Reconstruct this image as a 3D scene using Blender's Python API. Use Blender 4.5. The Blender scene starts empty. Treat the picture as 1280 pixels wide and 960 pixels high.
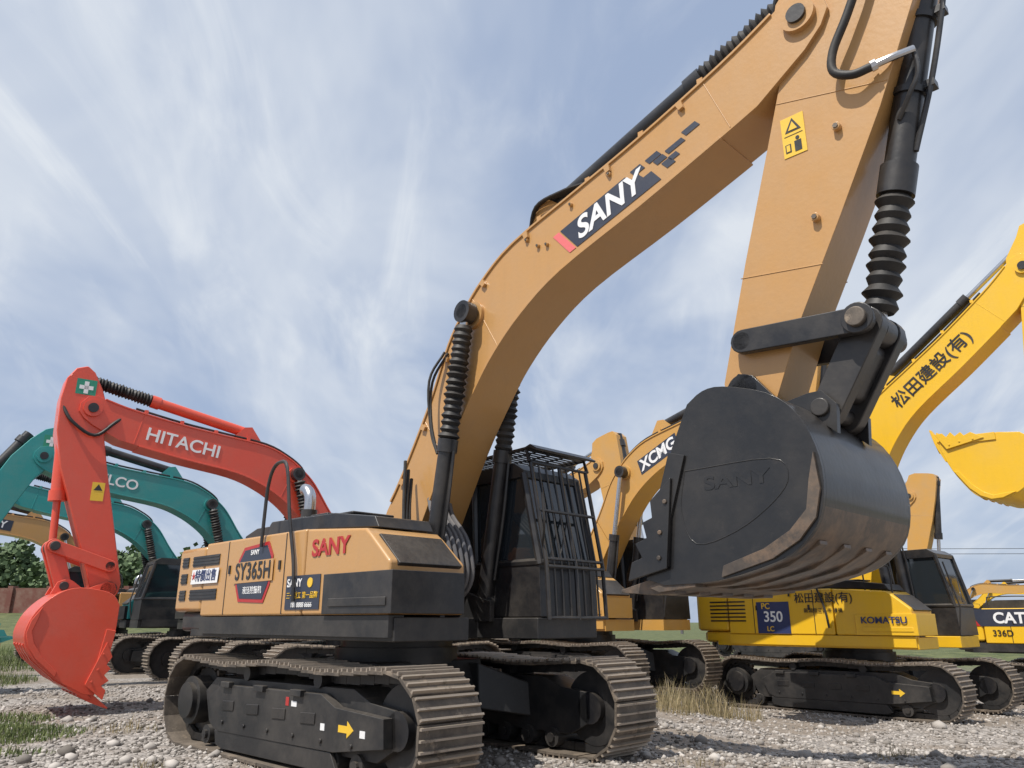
import bpy, bmesh, math, random
import numpy as np
from mathutils import Vector, Matrix
random.seed(7); np.random.seed(7)
scene=bpy.context.scene
rad=math.radians
# ---------------------------------------------------------------- materials
MATS={}
def newmat(name):
    m=bpy.data.materials.new(name);m.use_nodes=True
    nt=m.node_tree;return m,nt,nt.nodes["Principled BSDF"]
def paint(name,col,rough=.38,dust=.25,dustcol=(.33,.28,.22),metal=0.,coat=.25,wear=None,scale=1.5,w0=.56,streak=0.,wide=.1):
    if name in MATS:return MATS[name]
    m,nt,b=newmat(name);N=nt.nodes;L=nt.links
    tc=N.new("ShaderNodeTexCoord")
    n1=N.new("ShaderNodeTexNoise");n1.inputs["Scale"].default_value=scale;n1.inputs["Detail"].default_value=5;n1.inputs["Roughness"].default_value=.68
    n2=N.new("ShaderNodeTexNoise");n2.inputs["Scale"].default_value=scale*14;n2.inputs["Detail"].default_value=3
    L.new(tc.outputs["Object"],n1.inputs["Vector"]);L.new(tc.outputs["Object"],n2.inputs["Vector"])
    r=N.new("ShaderNodeValToRGB");r.color_ramp.elements[0].position=.42;r.color_ramp.elements[1].position=.78
    r.color_ramp.elements[0].color=(0,0,0,1);r.color_ramp.elements[1].color=(dust,dust,dust,1)
    L.new(n1.outputs["Fac"],r.inputs["Fac"])
    mx=N.new("ShaderNodeMix");mx.data_type='RGBA';mx.inputs["A"].default_value=(*col,1);mx.inputs["B"].default_value=(*dustcol,1)
    L.new(r.outputs["Color"],mx.inputs["Factor"])
    out=mx.outputs["Result"]
    # dust that settles on upward-facing surfaces
    g=N.new("ShaderNodeNewGeometry");sp=N.new("ShaderNodeSeparateXYZ");L.new(g.outputs["Normal"],sp.inputs[0])
    mr=N.new("ShaderNodeMapRange");mr.inputs["From Min"].default_value=.4;mr.inputs["From Max"].default_value=1;mr.inputs["To Max"].default_value=min(.8,dust*1.8)
    L.new(sp.outputs["Z"],mr.inputs["Value"])
    mm=N.new("ShaderNodeMath");mm.operation='MULTIPLY';L.new(mr.outputs[0],mm.inputs[0]);L.new(n2.outputs["Fac"],mm.inputs[1])
    mx2=N.new("ShaderNodeMix");mx2.data_type='RGBA';L.new(mm.outputs[0],mx2.inputs["Factor"]);L.new(out,mx2.inputs["A"]);mx2.inputs["B"].default_value=(*dustcol,1)
    out=mx2.outputs["Result"]
    if streak:   # rain-washed dirt streaks running down
        mp=N.new("ShaderNodeMapping");mp.inputs["Scale"].default_value=(4,4,.8);L.new(tc.outputs["Object"],mp.inputs[0])
        n4=N.new("ShaderNodeTexNoise");n4.inputs["Scale"].default_value=1.6;n4.inputs["Detail"].default_value=4;n4.inputs["Roughness"].default_value=.7;L.new(mp.outputs[0],n4.inputs["Vector"])
        r4=N.new("ShaderNodeValToRGB");r4.color_ramp.elements[0].position=.5;r4.color_ramp.elements[1].position=.85;r4.color_ramp.elements[0].color=(0,0,0,1);r4.color_ramp.elements[1].color=(streak,streak,streak,1);L.new(n4.outputs["Fac"],r4.inputs["Fac"])
        mx4=N.new("ShaderNodeMix");mx4.data_type='RGBA';L.new(r4.outputs["Color"],mx4.inputs["Factor"]);L.new(out,mx4.inputs["A"]);mx4.inputs["B"].default_value=(.16,.11,.07,1);out=mx4.outputs["Result"]
    if wear:
        n3=N.new("ShaderNodeTexNoise");n3.inputs["Scale"].default_value=5;n3.inputs["Detail"].default_value=7;n3.inputs["Roughness"].default_value=.75
        L.new(tc.outputs["Object"],n3.inputs["Vector"])
        r3=N.new("ShaderNodeValToRGB");r3.color_ramp.elements[0].position=w0;r3.color_ramp.elements[1].position=w0+wide
        r3.color_ramp.elements[0].color=(0,0,0,1);r3.color_ramp.elements[1].color=(.85,.85,.85,1);L.new(n3.outputs["Fac"],r3.inputs["Fac"])
        mx3=N.new("ShaderNodeMix");mx3.data_type='RGBA';L.new(r3.outputs["Color"],mx3.inputs["Factor"]);L.new(out,mx3.inputs["A"]);mx3.inputs["B"].default_value=(*wear,1)
        out=mx3.outputs["Result"]
    L.new(out,b.inputs["Base Color"])
    rr=N.new("ShaderNodeMapRange");rr.inputs["To Min"].default_value=rough-.10;rr.inputs["To Max"].default_value=min(1,rough+.28)
    L.new(n1.outputs["Fac"],rr.inputs["Value"]);L.new(rr.outputs[0],b.inputs["Roughness"])
    b.inputs["Metallic"].default_value=metal;b.inputs["Coat Weight"].default_value=coat;b.inputs["Coat Roughness"].default_value=.15
    bp=N.new("ShaderNodeBump");bp.inputs["Strength"].default_value=.08;bp.inputs["Distance"].default_value=.02
    L.new(n2.outputs["Fac"],bp.inputs["Height"]);L.new(bp.outputs[0],b.inputs["Normal"])
    MATS[name]=m;return m
M=dict(
 tan=paint("ochre_paint",(.51,.275,.092),rough=.30,dust=.18,coat=.5,streak=.10),
 org=paint("orange_red_paint",(.70,.075,.035),dust=.14,coat=.4,streak=.10),
 teal=paint("teal_paint",(.02,.27,.26),dust=.18),
 amber=paint("amber_paint",(.56,.30,.07),dust=.28),
 yel=paint("yellow_paint",(.80,.47,.012),dust=.12,coat=.4,streak=.10),
 black=paint("black_paint",(.012,.012,.014),rough=.34,dust=.15,coat=.2),
 blackm=paint("black_frame_paint",(.016,.016,.017),rough=.45,dust=.40,coat=.15,dustcol=(.15,.13,.11)),
 bucket=paint("bucket_black_paint",(.010,.010,.011),rough=.34,dust=.28,coat=.35,wear=(.05,.042,.036),w0=.60,wide=.2,dustcol=(.09,.075,.06)),
 bworn=paint("worn_bucket_steel",(.05,.040,.033),rough=.5,dust=.7,wear=(.22,.14,.085),w0=.44,wide=.28,dustcol=(.22,.165,.12),streak=.3),
 steel=paint("track_steel",(.09,.075,.062),rough=.5,dust=.8,metal=.25,wear=(.30,.24,.18),w0=.54,dustcol=(.28,.23,.18),coat=0,scale=3),
 edge=paint("grouser_edge_steel",(.37,.31,.25),rough=.42,dust=.4,metal=.4,wear=(.15,.115,.09),w0=.55,coat=0,scale=4),
 rubber=paint("rubber",(.012,.012,.013),rough=.5,dust=.15,coat=0),
 hose=paint("hose_grey",(.10,.10,.11),rough=.5,dust=.3,coat=0),
 chrome=paint("chrome",(.55,.55,.56),rough=.2,dust=.05,metal=1),
 white=paint("white_sticker",(.8,.8,.8),dust=.05),
 red=paint("red_sticker",(.42,.02,.02),dust=.08),
 pink=paint("pink_sticker",(.75,.16,.16),dust=.05),
 dgrey=paint("dark_grey_sticker",(.025,.032,.055),dust=.05),
 ystk=paint("yellow_sticker",(.80,.50,.03),dust=.12),
 blue=paint("blue_sticker",(.02,.035,.12),dust=.05),
 green=paint("green_sticker",(.02,.25,.15),dust=.05),
)
m,nt,b=newmat("cab_glass");b.inputs["Base Color"].default_value=(.02,.025,.03,1);b.inputs["Roughness"].default_value=.06;b.inputs["Specular IOR Level"].default_value=.8;M["glass"]=m
# ---------------------------------------------------------------- builder
def catmull(pts,n=6):
    out=[];P=[np.array(p,float) for p in pts]
    P=[2*P[0]-P[1]]+P+[2*P[-1]-P[-2]]
    for i in range(1,len(P)-2):
        for k in range(n):
            t=k/n;a,b_,c,d=P[i-1],P[i],P[i+1],P[i+2]
            out.append(tuple(.5*((2*b_)+(-a+c)*t+(2*a-5*b_+4*c-d)*t*t+(-a+3*b_-3*c+d)*t**3)))
    out.append(tuple(P[-2]));return out
class Build:
    def __init__(s,name,loc,yaw,seg=2):
        e=bpy.data.objects.new(name,None);scene.collection.objects.link(e)
        e.location=loc;e.rotation_euler=(0,0,yaw);e.empty_display_size=.5
        s.e=e;s.g={};s.seg=seg
    def add(s,grp,V,F,mat):
        G=s.g.setdefault(grp,dict(v=[],f=[],m=[],mats=[]))
        o=len(G['v']);G['v']+= [tuple(v) for v in V]
        if mat not in G['mats']:G['mats'].append(mat)
        k=G['mats'].index(mat)
        for f in F:G['f'].append([i+o for i in f]);G['m'].append(k)
    def prism(s,grp,prof,y0,y1,mat):
        n=len(prof);V=[(p[0],y0,p[1]) for p in prof]+[(p[0],y1,p[1]) for p in prof]
        F=[list(range(n)),list(range(2*n-1,n-1,-1))]+[[i,(i+1)%n,n+(i+1)%n,n+i] for i in range(n)]
        s.add(grp,V,F,mat)
    def plan(s,grp,prof,z0,z1,mat):
        n=len(prof);V=[(p[0],p[1],z0) for p in prof]+[(p[0],p[1],z1) for p in prof]
        F=[list(range(n)),list(range(2*n-1,n-1,-1))]+[[i,(i+1)%n,n+(i+1)%n,n+i] for i in range(n)]
        s.add(grp,V,F,mat)
    def box(s,grp,x0,x1,y0,y1,z0,z1,mat):
        s.plan(grp,[(x0,y0),(x1,y0),(x1,y1),(x0,y1)],z0,z1,mat)
    def lathe(s,grp,p0,p1,rs,mat,n=20):
        p0=Vector(p0);p1=Vector(p1);a=(p1-p0);L=a.length;a.normalize()
        u=a.orthogonal().normalized();w=a.cross(u)
        V=[];F=[]
        for t,r in rs:
            for k in range(n):
                q=2*math.pi*k/n;V.append(p0+a*(t*L)+(u*math.cos(q)+w*math.sin(q))*r)
        m_=len(rs)
        for i in range(m_-1):
            for k in range(n):F.append([i*n+k,i*n+(k+1)%n,(i+1)*n+(k+1)%n,(i+1)*n+k])
        F.append(list(range(n-1,-1,-1)));F.append([(m_-1)*n+k for k in range(n)])
        s.add(grp,V,F,mat)
    def cyl(s,grp,p0,p1,r,mat,n=20,r1=None):
        s.lathe(grp,p0,p1,[(0,r),(1,r if r1 is None else r1)],mat,n)
    def bellows(s,grp,p0,p1,r,k,mat="rubber"):
        rs=[]
        for i in range(k):
            j=1+.08*random.uniform(-1,1)
            rs+=[(i/k,r*.74),((i+.5+random.uniform(-.12,.12))/k,r*j)]
        rs.append((1,r*.74));s.lathe(grp,p0,p1,rs,mat,20)
    def tube(s,grp,pts,r,mat,n=8,sm=5):
        P=[Vector(p) for p in (catmull(pts,sm) if sm>1 and len(pts)>2 else pts)]
        V=[];F=[];u=None
        for i,p in enumerate(P):
            t=(P[min(i+1,len(P)-1)]-P[max(i-1,0)]).normalized()
            if u is None:u=t.orthogonal().normalized()
            else:
                u=(u-t*u.dot(t)).normalized()
            w=t.cross(u)
            for k in range(n):
                q=2*math.pi*k/n;V.append(p+(u*math.cos(q)+w*math.sin(q))*r)
        for i in range(len(P)-1):
            for k in range(n):F.append([i*n+k,i*n+(k+1)%n,(i+1)*n+(k+1)%n,(i+1)*n+k])
        F.append(list(range(n)));F.append([(len(P)-1)*n+k for k in range(n)])
        s.add(grp,V,F,mat)
    def text(s,txt,x,y,z,size,mat,side=-1,ang=0.,shear=0.,bold=0.,sx=1.,ext=.003,sp=1.):
        cu=bpy.data.curves.new("lettering","FONT");cu.body=txt;cu.size=size;cu.shear=shear;cu.offset=bold*size;cu.extrude=ext;cu.space_character=sp
        cu.align_x='CENTER';cu.align_y='CENTER';cu.materials.append(M[mat])
        o=bpy.data.objects.new("lettering",cu);scene.collection.objects.link(o);o.parent=s.e
        c,sn=math.cos(ang),math.sin(ang)
        if side<0:X=Vector((c,0,sn));Y=Vector((-sn,0,c))
        else:X=Vector((-c,0,-sn));Y=Vector((-sn,0,c))
        Z=X.cross(Y)
        mt=Matrix((X*sx,Y,Z)).transposed().to_4x4();mt.translation=Vector((x,y,z))
        o.matrix_local=mt
    def finish(s,bevels):
        for grp,G in s.g.items():
            me=bpy.data.meshes.new(grp);me.from_pydata(G['v'],[],G['f'])
            for k in G['mats']:me.materials.append(M[k])
            me.polygons.foreach_set("material_index",G['m'])
            bm=bmesh.new();bm.from_mesh(me);bmesh.ops.recalc_face_normals(bm,faces=bm.faces);bm.to_mesh(me);bm.free()
            me.polygons.foreach_set("use_smooth",[True]*len(me.polygons))
            me.set_sharp_from_angle(angle=rad(32))
            o=bpy.data.objects.new(grp,me);scene.collection.objects.link(o);o.parent=s.e
            bw=bevels.get(grp,0)
            if bw:
                md=o.modifiers.new("b","BEVEL");md.width=bw;md.segments=s.seg;md.limit_method='ANGLE';md.angle_limit=rad(38);md.harden_normals=True
# ---------------------------------------------------------------- template profiles (side view, metres: forward, up)
FOOT=np.array((.18,2.05));TIP=np.array((5.71,6.40));AEND=np.array((4.88,3.20))
B_TOP=[(-.02,2.20),(.02,2.60),(.32,3.03),(.81,3.84),(1.15,4.55),(1.42,4.91),(1.72,5.20),(2.22,5.50),(3.18,5.78),(4.0,6.02),(4.92,6.34),(5.40,6.55),(5.60,6.66)]
B_END=[(5.78,6.65),(5.92,6.52),(5.95,6.36),(5.88,6.22),(5.72,6.06)]
B_LOW=[(5.25,5.74),(4.88,5.60),(3.98,5.28),(2.93,4.94),(2.35,4.62),(1.91,4.25),(1.59,3.86),(1.19,3.28),(.70,2.40),(.42,1.98)]
ARM=[(4.70,3.16),(4.76,3.05),(4.95,3.0),(5.12,3.08),(5.39,3.69),(5.80,4.45),(6.22,5.26),(6.57,6.04),(6.86,6.80),(6.80,7.0),(6.62,7.08),(6.15,7.22),(5.92,7.2),(5.80,7.02),(5.50,6.70),(5.42,6.35),(5.46,5.91),(5.29,5.35),(4.97,4.32),(4.68,3.31)]
ARMN=[(4.70,3.16),(4.76,3.05),(4.95,3.0),(5.12,3.08),(5.36,3.69),(5.68,4.45),(6.02,5.26),(6.20,5.9),(6.25,6.5),(6.22,6.9),(6.10,7.12),(5.92,7.2),(5.78,7.1),(5.60,6.80),(5.42,6.35),(5.42,5.91),(5.27,5.35),(4.97,4.32),(4.68,3.31)]
GP=np.array((4.93,3.60));KP=np.array((5.87,3.53));BP=np.array((5.50,2.93))
def simil(a,b,a2,b2):
    a,b,a2,b2=[complex(*p) for p in (a,b,a2,b2)]
    k=(b2-a2)/(b-a)
    def f(p):
        q=a2+(complex(p[0],p[1])-a)*k;return (q.real,q.imag)
    f.ang=math.atan2(k.imag,k.real);f.s=abs(k);return f
BK=[(4.66,3.02),(4.80,3.10),(4.98,3.10),(5.32,2.98),(5.52,2.80),(5.63,2.55),(5.66,2.30),(5.61,2.06),(5.48,1.90),(5.28,1.79),(4.82,1.68),(4.36,1.66)]
BO=[(4.20,1.71),(4.33,2.2),(4.50,2.7)]
def track(B,yc,w,hero):
    grp="track_shoes_%s"%("right" if yc<0 else "left");R=.47;xs=2.02;z0=.5
    Ls=2*xs;tot=2*Ls+2*math.pi*R;n=49;pitch=tot/n
    def pos(s):
        s%=tot
        if s<Ls:return (-xs+s,z0-R,0,-1)
        s-=Ls
        if s<math.pi*R:
            a=-math.pi/2+s/R;return (xs+R*math.cos(a),z0+R*math.sin(a),math.cos(a),math.sin(a))
        s-=math.pi*R
        if s<Ls:
            x=xs-s;sag=.045*math.sin(math.pi*min(1,abs(x-(-xs))/Ls)*2)**2
            return (x,z0+R-sag,0,1)
        s-=Ls;a=math.pi/2+s/R;return (-xs+R*math.cos(a),z0+R*math.sin(a),math.cos(a),math.sin(a))
    prof=[(-.5,-.01),(-.5,.018),(.47,.016),(.49,-.01)]
    for i in range(n):
        x,z,nx,nz=pos(i*pitch+.03);tx,tz=nz,-nx
        j=random.uniform(-.006,.006)
        pr=[(x+tx*a*pitch+nx*b,z+tz*a*pitch+nz*b) for a,b in prof]
        B.prism(grp,pr,yc-w/2+j,yc+w/2+j,"steel")
        for c in (-.40,0.,.38):
            pr=[(x+tx*(c+a)*pitch+nx*b,z+tz*(c+a)*pitch+nz*b) for a,b in ((-.055,.012),(-.04,.046),(.04,.046),(.055,.012))]
            B.prism(grp,pr,yc-w/2+j+.004,yc+w/2+j-.004,"edge")
        for dy in (-.09,.09):
            pr=[(x+tx*a+nx*b,z+tz*a+nz*b) for a,b in [(-.11,-.02),(.11,-.02),(.11,-.1),(-.11,-.1)]]
            B.prism("track_chain",pr,yc+dy-.025,yc+dy+.025,"blackm")
    g="track_frame"
    so=-1 if yc<0 else 1
    B.prism(g,[(-1.55,.30),(-1.70,.62),(-1.45,.78),(1.35,.80),(1.62,.70),(1.98,.66),(2.02,.36),(1.75,.22),(-1.4,.22)],yc-.20,yc+.20,"blackm")
    yo=yc+so*.20;yp=yo+so*.10
    a,b=sorted((yo,yp))
    B.prism(g,[(-1.25,.30),(-1.38,.58),(-1.1,.72),(.95,.74),(1.2,.64),(1.95,.60),(1.97,.36),(1.2,.26),(-1.1,.24)],a,b,"blackm")
    a2,b2=sorted((yp-so*.05,yp-so*.01))
    B.prism(g,[(-1.15,.10),(-1.20,.245),(1.15,.255),(1.25,.12),(1.1,.08),(-1.0,.07)],a2,b2,"blackm")
    a2,b2=sorted((yp,yp+so*.012))
    for x in (-.9,-.35,.2,.75):
        B.prism(g,[(x-.13,.46),(x-.13,.56),(x+.13,.57),(x+.13,.47)],a2,b2,"black")
    for x in (-1.0,-.5,0.,.5,1.0,1.5):
        B.cyl(g,(x,yp,.34),(x,yp+so*.02,.34),.022,"black",8)
    for x in (-.95,-.2,.55):
        B.box(g,x-.1,x+.1,*sorted((yp-so*.02,yp+so*.045)),.70,.76,"blackm")
    for i in range(9):
        x=-1.5+i*.375
        B.cyl("track_rollers",(x,yc-.24,.17),(x,yc+.24,.17),.10,"blackm",16)
        B.cyl("track_rollers",(x,yc-.27,.17),(x,yc+.27,.17),.05,"black",10)
    for x in (-.7,.75):B.cyl("track_rollers",(x,yc-.22,.85),(x,yc+.22,.85),.075,"blackm",14)
    B.cyl("idler_wheel",(2.02,yc-.12,.5),(2.02,yc+.12,.5),.38,"blackm",32)
    B.cyl("idler_wheel",(2.02,yc-.2,.5),(2.02,yc+.2,.5),.16,"black",20)
    B.cyl("sprocket",(-2.02,yc-.05,.5),(-2.02,yc+.05,.5),.36,"blackm",32)
    B.cyl("sprocket",(-2.02,yc-.24,.5),(-2.02,yc+.26*1,.5),.27,"blackm",24)
    B.cyl("sprocket",(-2.02,yc+so*.2,.5),(-2.02,yc+so*.30,.5),.20,"black",24)
    for k in range(21):
        q=2*math.pi*k/21;cx,cz=-2.02+.385*math.cos(q),.5+.385*math.sin(q)
        B.cyl("sprocket",(cx,yc-.04,cz),(cx,yc+.04,cz),.035,"steel",8)
def excavator(loc,yaw,col,tip=TIP,aend=AEND,brot=0.,bcol=None,hero=False,uc="blackm",shoe=.6,boots=False,cabcol="black",foot=FOOT,low="black",name="excavator",rub="rubber",ccol="black",arm=ARM,sbox="black",bboot=True):
    B=Build(name,loc,yaw,2 if hero else 1)
    bcol=bcol or col
    for yc in (-1.295,1.295):track(B,yc,shoe,hero)
    B.prism("car_body",[(-.85,.45),(-.65,.98),(.65,.98),(.85,.45)],-.75,.75,uc)
    for sx in (-1,1):
        for sy in (-1,1):
            V=[];
            for (x0,x1,y,z0,z1) in [(.25,.85,.55,.45,.95),(.55,1.15,1.12,.35,.72)]:
                V+=[(sx*x0,sy*y,z0),(sx*x1,sy*y,z0),(sx*x1*.97,sy*y,z1),(sx*x0,sy*y,z1)]
            B.add("car_body",V,[[0,1,2,3],[7,6,5,4],[0,4,5,1],[1,5,6,2],[2,6,7,3],[3,7,4,0]],uc)
    B.cyl("slew_ring",(0,0,.95),(0,0,1.12),.72,"blackm",40);B.cyl("slew_ring",(0,0,1.1),(0,0,1.26),.66,"blackm",40)
    lowc="blackm" if low=="black" else col
    B.plan("deck",[(-2.5,-1.42),(1.82,-1.42),(1.82,-.5),(1.0,-.38),(1.0,.38),(1.9,.42),(1.9,1.42),(-2.5,1.42),(-2.9,.8),(-2.9,-.8)],1.22,1.44,lowc)
    arc=[]
    for k in range(17):
        y=-1.42+2.84*k/16;arc.append((-2.98-.36*(1-(y/1.45)**2),y))
    cw=[(-2.15,-1.49),(-2.90,-1.485)]+arc+[(-2.90,1.485),(-2.15,1.49)]
    B.plan("counterweight",cw,1.52,2.33,col);
    cw2=[(x*.985-.02 if x>-2.5 else x+.14,y*.96) for x,y in cw]
    B.plan("counterweight",cw2,1.28,1.515,lowc)
    B.box("engine_housing",-2.14,.28,-1.49,-.42,1.46,2.36,col)
    B.box("engine_housing",-2.14,-.02,.42,1.49,1.46,2.36,col)
    B.box("engine_housing",-2.12,-.5,-.42,.42,1.46,2.30,"blackm")
    B.box("side_skirt",-2.14,1.80,-1.475,-1.30,1.26,1.455,lowc);B.box("side_skirt",-2.14,1.80,1.30,1.475,1.26,1.455,lowc)
    ys=-1.494
    for x in (-1.50,-.12):
        B.box("panel_seams",x-.008,x+.008,ys,ys+.01,1.48,2.34,"black")
    for x in (-1.42,-.22):
        B.box("panel_seams",x-.02,x+.02,ys-.012,ys+.01,1.95,2.05,"black")
    B.prism("hood",[(-2.25,2.35),(-2.2,2.50),(-1.9,2.58),(-.8,2.58),(-.62,2.5),(-.6,2.35)],-.95,.95,"blackm")
    B.prism("hood",[(-.85,2.365),(-.85,2.50),(-.80,2.54),(.55,2.52),(1.30,2.42),(1.38,2.30),(.28,2.365)],-1.33,-.62,"black")
    for x in (-.4,.1,.6):B.box("hood",x-.18,x+.18,-1.25,-.70,2.50,2.56-.03*(x>.3),"blackm")
    B.cyl("muffler",(-.95,-.75,2.5),(-.95,-.75,2.75),.10,"black",16);B.tube("muffler",[(-.95,-.75,2.7),(-.95,-.75,2.90),(-1.02,-.75,3.0),(-1.10,-.75,3.03)],.075,"chrome",12)
    B.prism("toolbox",[(.295,1.46),(.295,2.355),(1.38,2.28),(1.47,2.22),(1.80,1.95),(1.80,1.46)],-1.49,-.55,col)
    B.box("step_box",.72,1.88,-1.515,-.62,1.47,1.86,sbox)
    B.box("step_box",.85,1.80,-1.53,-1.516,1.54,1.62,"blackm" if sbox=="black" else sbox)
    B.prism("step_box",[(1.80,1.90),(1.84,1.93),(1.50,2.225),(1.44,2.20)],-1.40,-.62,"black")
    o_=-.45
    B.tube("handrail",[(-.17+o_,-1.53,2.22),(-.16+o_,-1.53,2.6),(-.14+o_,-1.53,2.9),(-.06+o_,-1.53,3.10),(.10+o_,-1.53,3.17),(.27+o_,-1.53,3.08),(.42+o_,-1.53,2.5),(.58+o_,-1.53,2.0),(.64+o_,-1.535,1.60)],.021,"black",8)
    if not hero:
        B.tube("handrail",[(.9,-1.3,2.28),(.9,-1.3,2.72),(1.0,-1.3,2.78),(1.35,-1.3,2.76),(1.42,-1.3,2.65),(1.42,-1.3,2.25)],.016,"black",8)
        B.tube("handrail",[(-2.0,-1.3,2.34),(-2.0,-1.3,2.6),(-1.9,-1.3,2.66),(-1.1,-1.3,2.66),(-1.0,-1.3,2.6),(-1.0,-1.3,2.34)],.016,"black",8)
    for sy in (-1,1):
        a,b=sorted((sy*.33,sy*.40))
        B.prism("boom_bracket",[(-.6,1.40),(-.35,2.1),(.05,2.28),(.35,2.2),(.75,1.75),(1.25,1.62),(1.25,1.40)],a,b,"blackm")
    B.cyl("boom_bracket",(FOOT[0],-.42,FOOT[1]),(FOOT[0],.42,FOOT[1]),.09,"black")
    # ---- cab
    y0,y1=.47,1.45
    B.prism("cab_shell",[(.14,1.45),(.14,2.02),(1.88,2.02),(1.90,1.45)],y0,y1,cabcol)
    B.prism("cab_glass",[(.17,2.0),(.17,2.95),(.25,3.08),(1.53,3.09),(1.63,3.02),(1.86,2.0)],y0+.03,y1-.03,"glass")
    B.prism("cab_shell",[(.12,3.03),(.2,3.16),(1.50,3.18),(1.66,3.08),(1.66,3.0),(.12,2.98)],y0-.01,y1+.01,cabcol)
    for y in (y0+.02,y1-.02):
        for (p,q) in [((.17,2.0),(.17,3.0)),((.85,2.0),(.80,3.05)),((1.87,2.0),(1.63,3.05)),((.15,2.03),(1.86,2.03))]:
            B.tube("cab_shell",[(p[0],y,p[1]),(q[0],y,q[1])],.045,cabcol,6,1)
    B.tube("cab_shell",[(1.87,y0,2.03),(1.87,y1,2.03)],.04,cabcol,6,1)
    B.tube("cab_shell",[(1.93,y0+.3,2.1),(1.78,y0+.62,2.62)],.012,"black",6,1)
    if hero:
        ny=9
        for i in range(ny):
            y=y0+(y1-y0)*i/(ny-1);r=.024 if i in (0,ny-1,4) else .012
            B.tube("cab_guard",[(2.02,y,1.42),(1.99,y,2.0),(1.76,y,3.18)],r,"black",6,1)
        for x,z in ((2.02,1.44),(2.0,1.98),(1.98,2.06),(1.88,2.6),(1.77,3.16)):
            B.tube("cab_guard",[(x,y0,z),(x,y1,z)],.02,"black",6,1)
        B.tube("cab_guard",[(1.77,y0-.03,3.16),(1.72,y0-.03,3.32),(.15,y0-.03,3.27),(.1,y0-.03,2.9)],.025,"black",6,1)
        B.tube("cab_guard",[(1.77,y1+.03,3.16),(1.72,y1+.03,3.32),(.15,y1+.03,3.27),(.1,y1+.03,2.9)],.025,"black",6,1)
        for i in range(22):
            x=.15+1.6*i/21;B.tube("cab_guard",[(x,y0-.03,3.27+.05*i/21),(x,y1+.03,3.27+.05*i/21)],.011,"black",5,1)
        for i in range(5):
            y=y0+(y1-y0)*i/4;B.tube("cab_guard",[(.15,y,3.285),(1.72,y,3.335)],.011,"black",5,1)
        B.prism("cab_guard",[(1.70,3.33),(1.80,3.36),(1.90,3.30),(1.88,3.28),(1.79,3.33),(1.70,3.31)],y0-.05,y1+.05,"black")
        B.tube("cab_guard",[(1.95,y0-.02,2.2),(2.1,y0-.15,2.4),(2.1,y0-.18,2.75)],.012,"black",6)
    else:
        B.tube("handrail",[(1.9,.45,1.5),(1.98,.45,2.0),(1.78,.45,2.9)],.018,"black",6,1)
    # ---- boom
    fb=simil(FOOT,TIP,foot,tip)
    prof=[fb(p) for p in catmull(B_TOP,4)+B_END+catmull(B_LOW,4)]
    B.prism("boom",prof,-.285,.285,col)
    def bp(p,y):q=fb(p);return (q[0],y,q[1])
    top=[fb(p) for p in catmull(B_TOP,4)];low_=[fb(p) for p in catmull(B_LOW,4)]
    def strip(line,t,grp,y0,y1,mat):
        n=len(line);V=[];F=[]
        for i in range(n):
            a=np.array(line[max(i-1,0)]);b_=np.array(line[min(i+1,n-1)]);d=(b_-a);d/=np.hypot(*d);nn=np.array((-d[1],d[0]))
            c=np.array(line[i]);o=c+nn*t[0];q=c+nn*t[1]
            V+=[(o[0],y0,o[1]),(o[0],y1,o[1]),(q[0],y1,q[1]),(q[0],y0,q[1])]
        for i in range(n-1):
            k=i*4
            for j in range(4):F.append([k+j,k+(j+1)%4,k+4+(j+1)%4,k+4+j])
        F+=[[0,1,2,3],[4*n-1,4*n-2,4*n-3,4*n-4]];B.add(grp,V,F,mat)
    strip(top[6:-3],(-.012,.016),"boom",-.305,.305,col);strip(low_[4:-3],(-.012,.016),"boom",-.305,.305,col)
    for (p,q) in (((1.55,5.03),(1.98,4.33)),((4.75,6.26),(4.98,5.66)),((.75,3.68),(1.13,3.16))):
        for sy in (-1,1):B.tube("boom",[bp(p,sy*.285),bp(q,sy*.285)],.007,col,5,1)
    B.cyl("boom_pins",bp(TIP,-.34),bp(TIP,.34),.15,col,28);B.cyl("boom_pins",bp(TIP,-.37),bp(TIP,.37),.085,"black",20)
    B.cyl("boom_pins",bp(FOOT,-.31),bp(FOOT,.31),.22,col,24)
    CT=(1.60,4.80)
    B.cyl("boom_pins",bp(CT,-.50),bp(CT,.50),.085,"black",20);B.cyl("boom_pins",bp(CT,-.33),bp(CT,.33),.16,col,24)
    for sy in (-1,1):
        y=sy*.43;p0=Vector((1.05,y,1.60));p1=Vector(bp(CT,y))
        mid=p0.lerp(p1,.53)
        B.cyl("boom_cylinder",p0,mid,.095,ccol,24);B.cyl("boom_cylinder",p0.lerp(p1,.50),p0.lerp(p1,.545),.115,ccol,24)
        B.cyl("boom_cylinder",mid,p1,.05,"chrome")
        if boots:B.bellows("rubber_boot",p0.lerp(p1,.545),p0.lerp(p1,.95),.118,17,rub)
        B.cyl("boom_cylinder",p1+Vector((0,-.07,0)),p1+Vector((0,.07,0)),.13,"black",24)
        B.cyl("boom_cylinder",p0+Vector((0,-.08,0)),p0+Vector((0,.08,0)),.13,"blackm",24)
        B.tube("boom_cylinder",[p0.lerp(p1,.08)+Vector((.12,0,0)),p0.lerp(p1,.3)+Vector((.14,0,0)),p0.lerp(p1,.5)+Vector((.12,0,0))],.02,"black",6)
    # ---- arm
    fa=simil(TIP,AEND,tip,aend)
    def ap(p,y):q=fa(p);return (q[0],y,q[1])
    B.prism("arm",[fa(p) for p in arm],-.24,.24,col)
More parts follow.
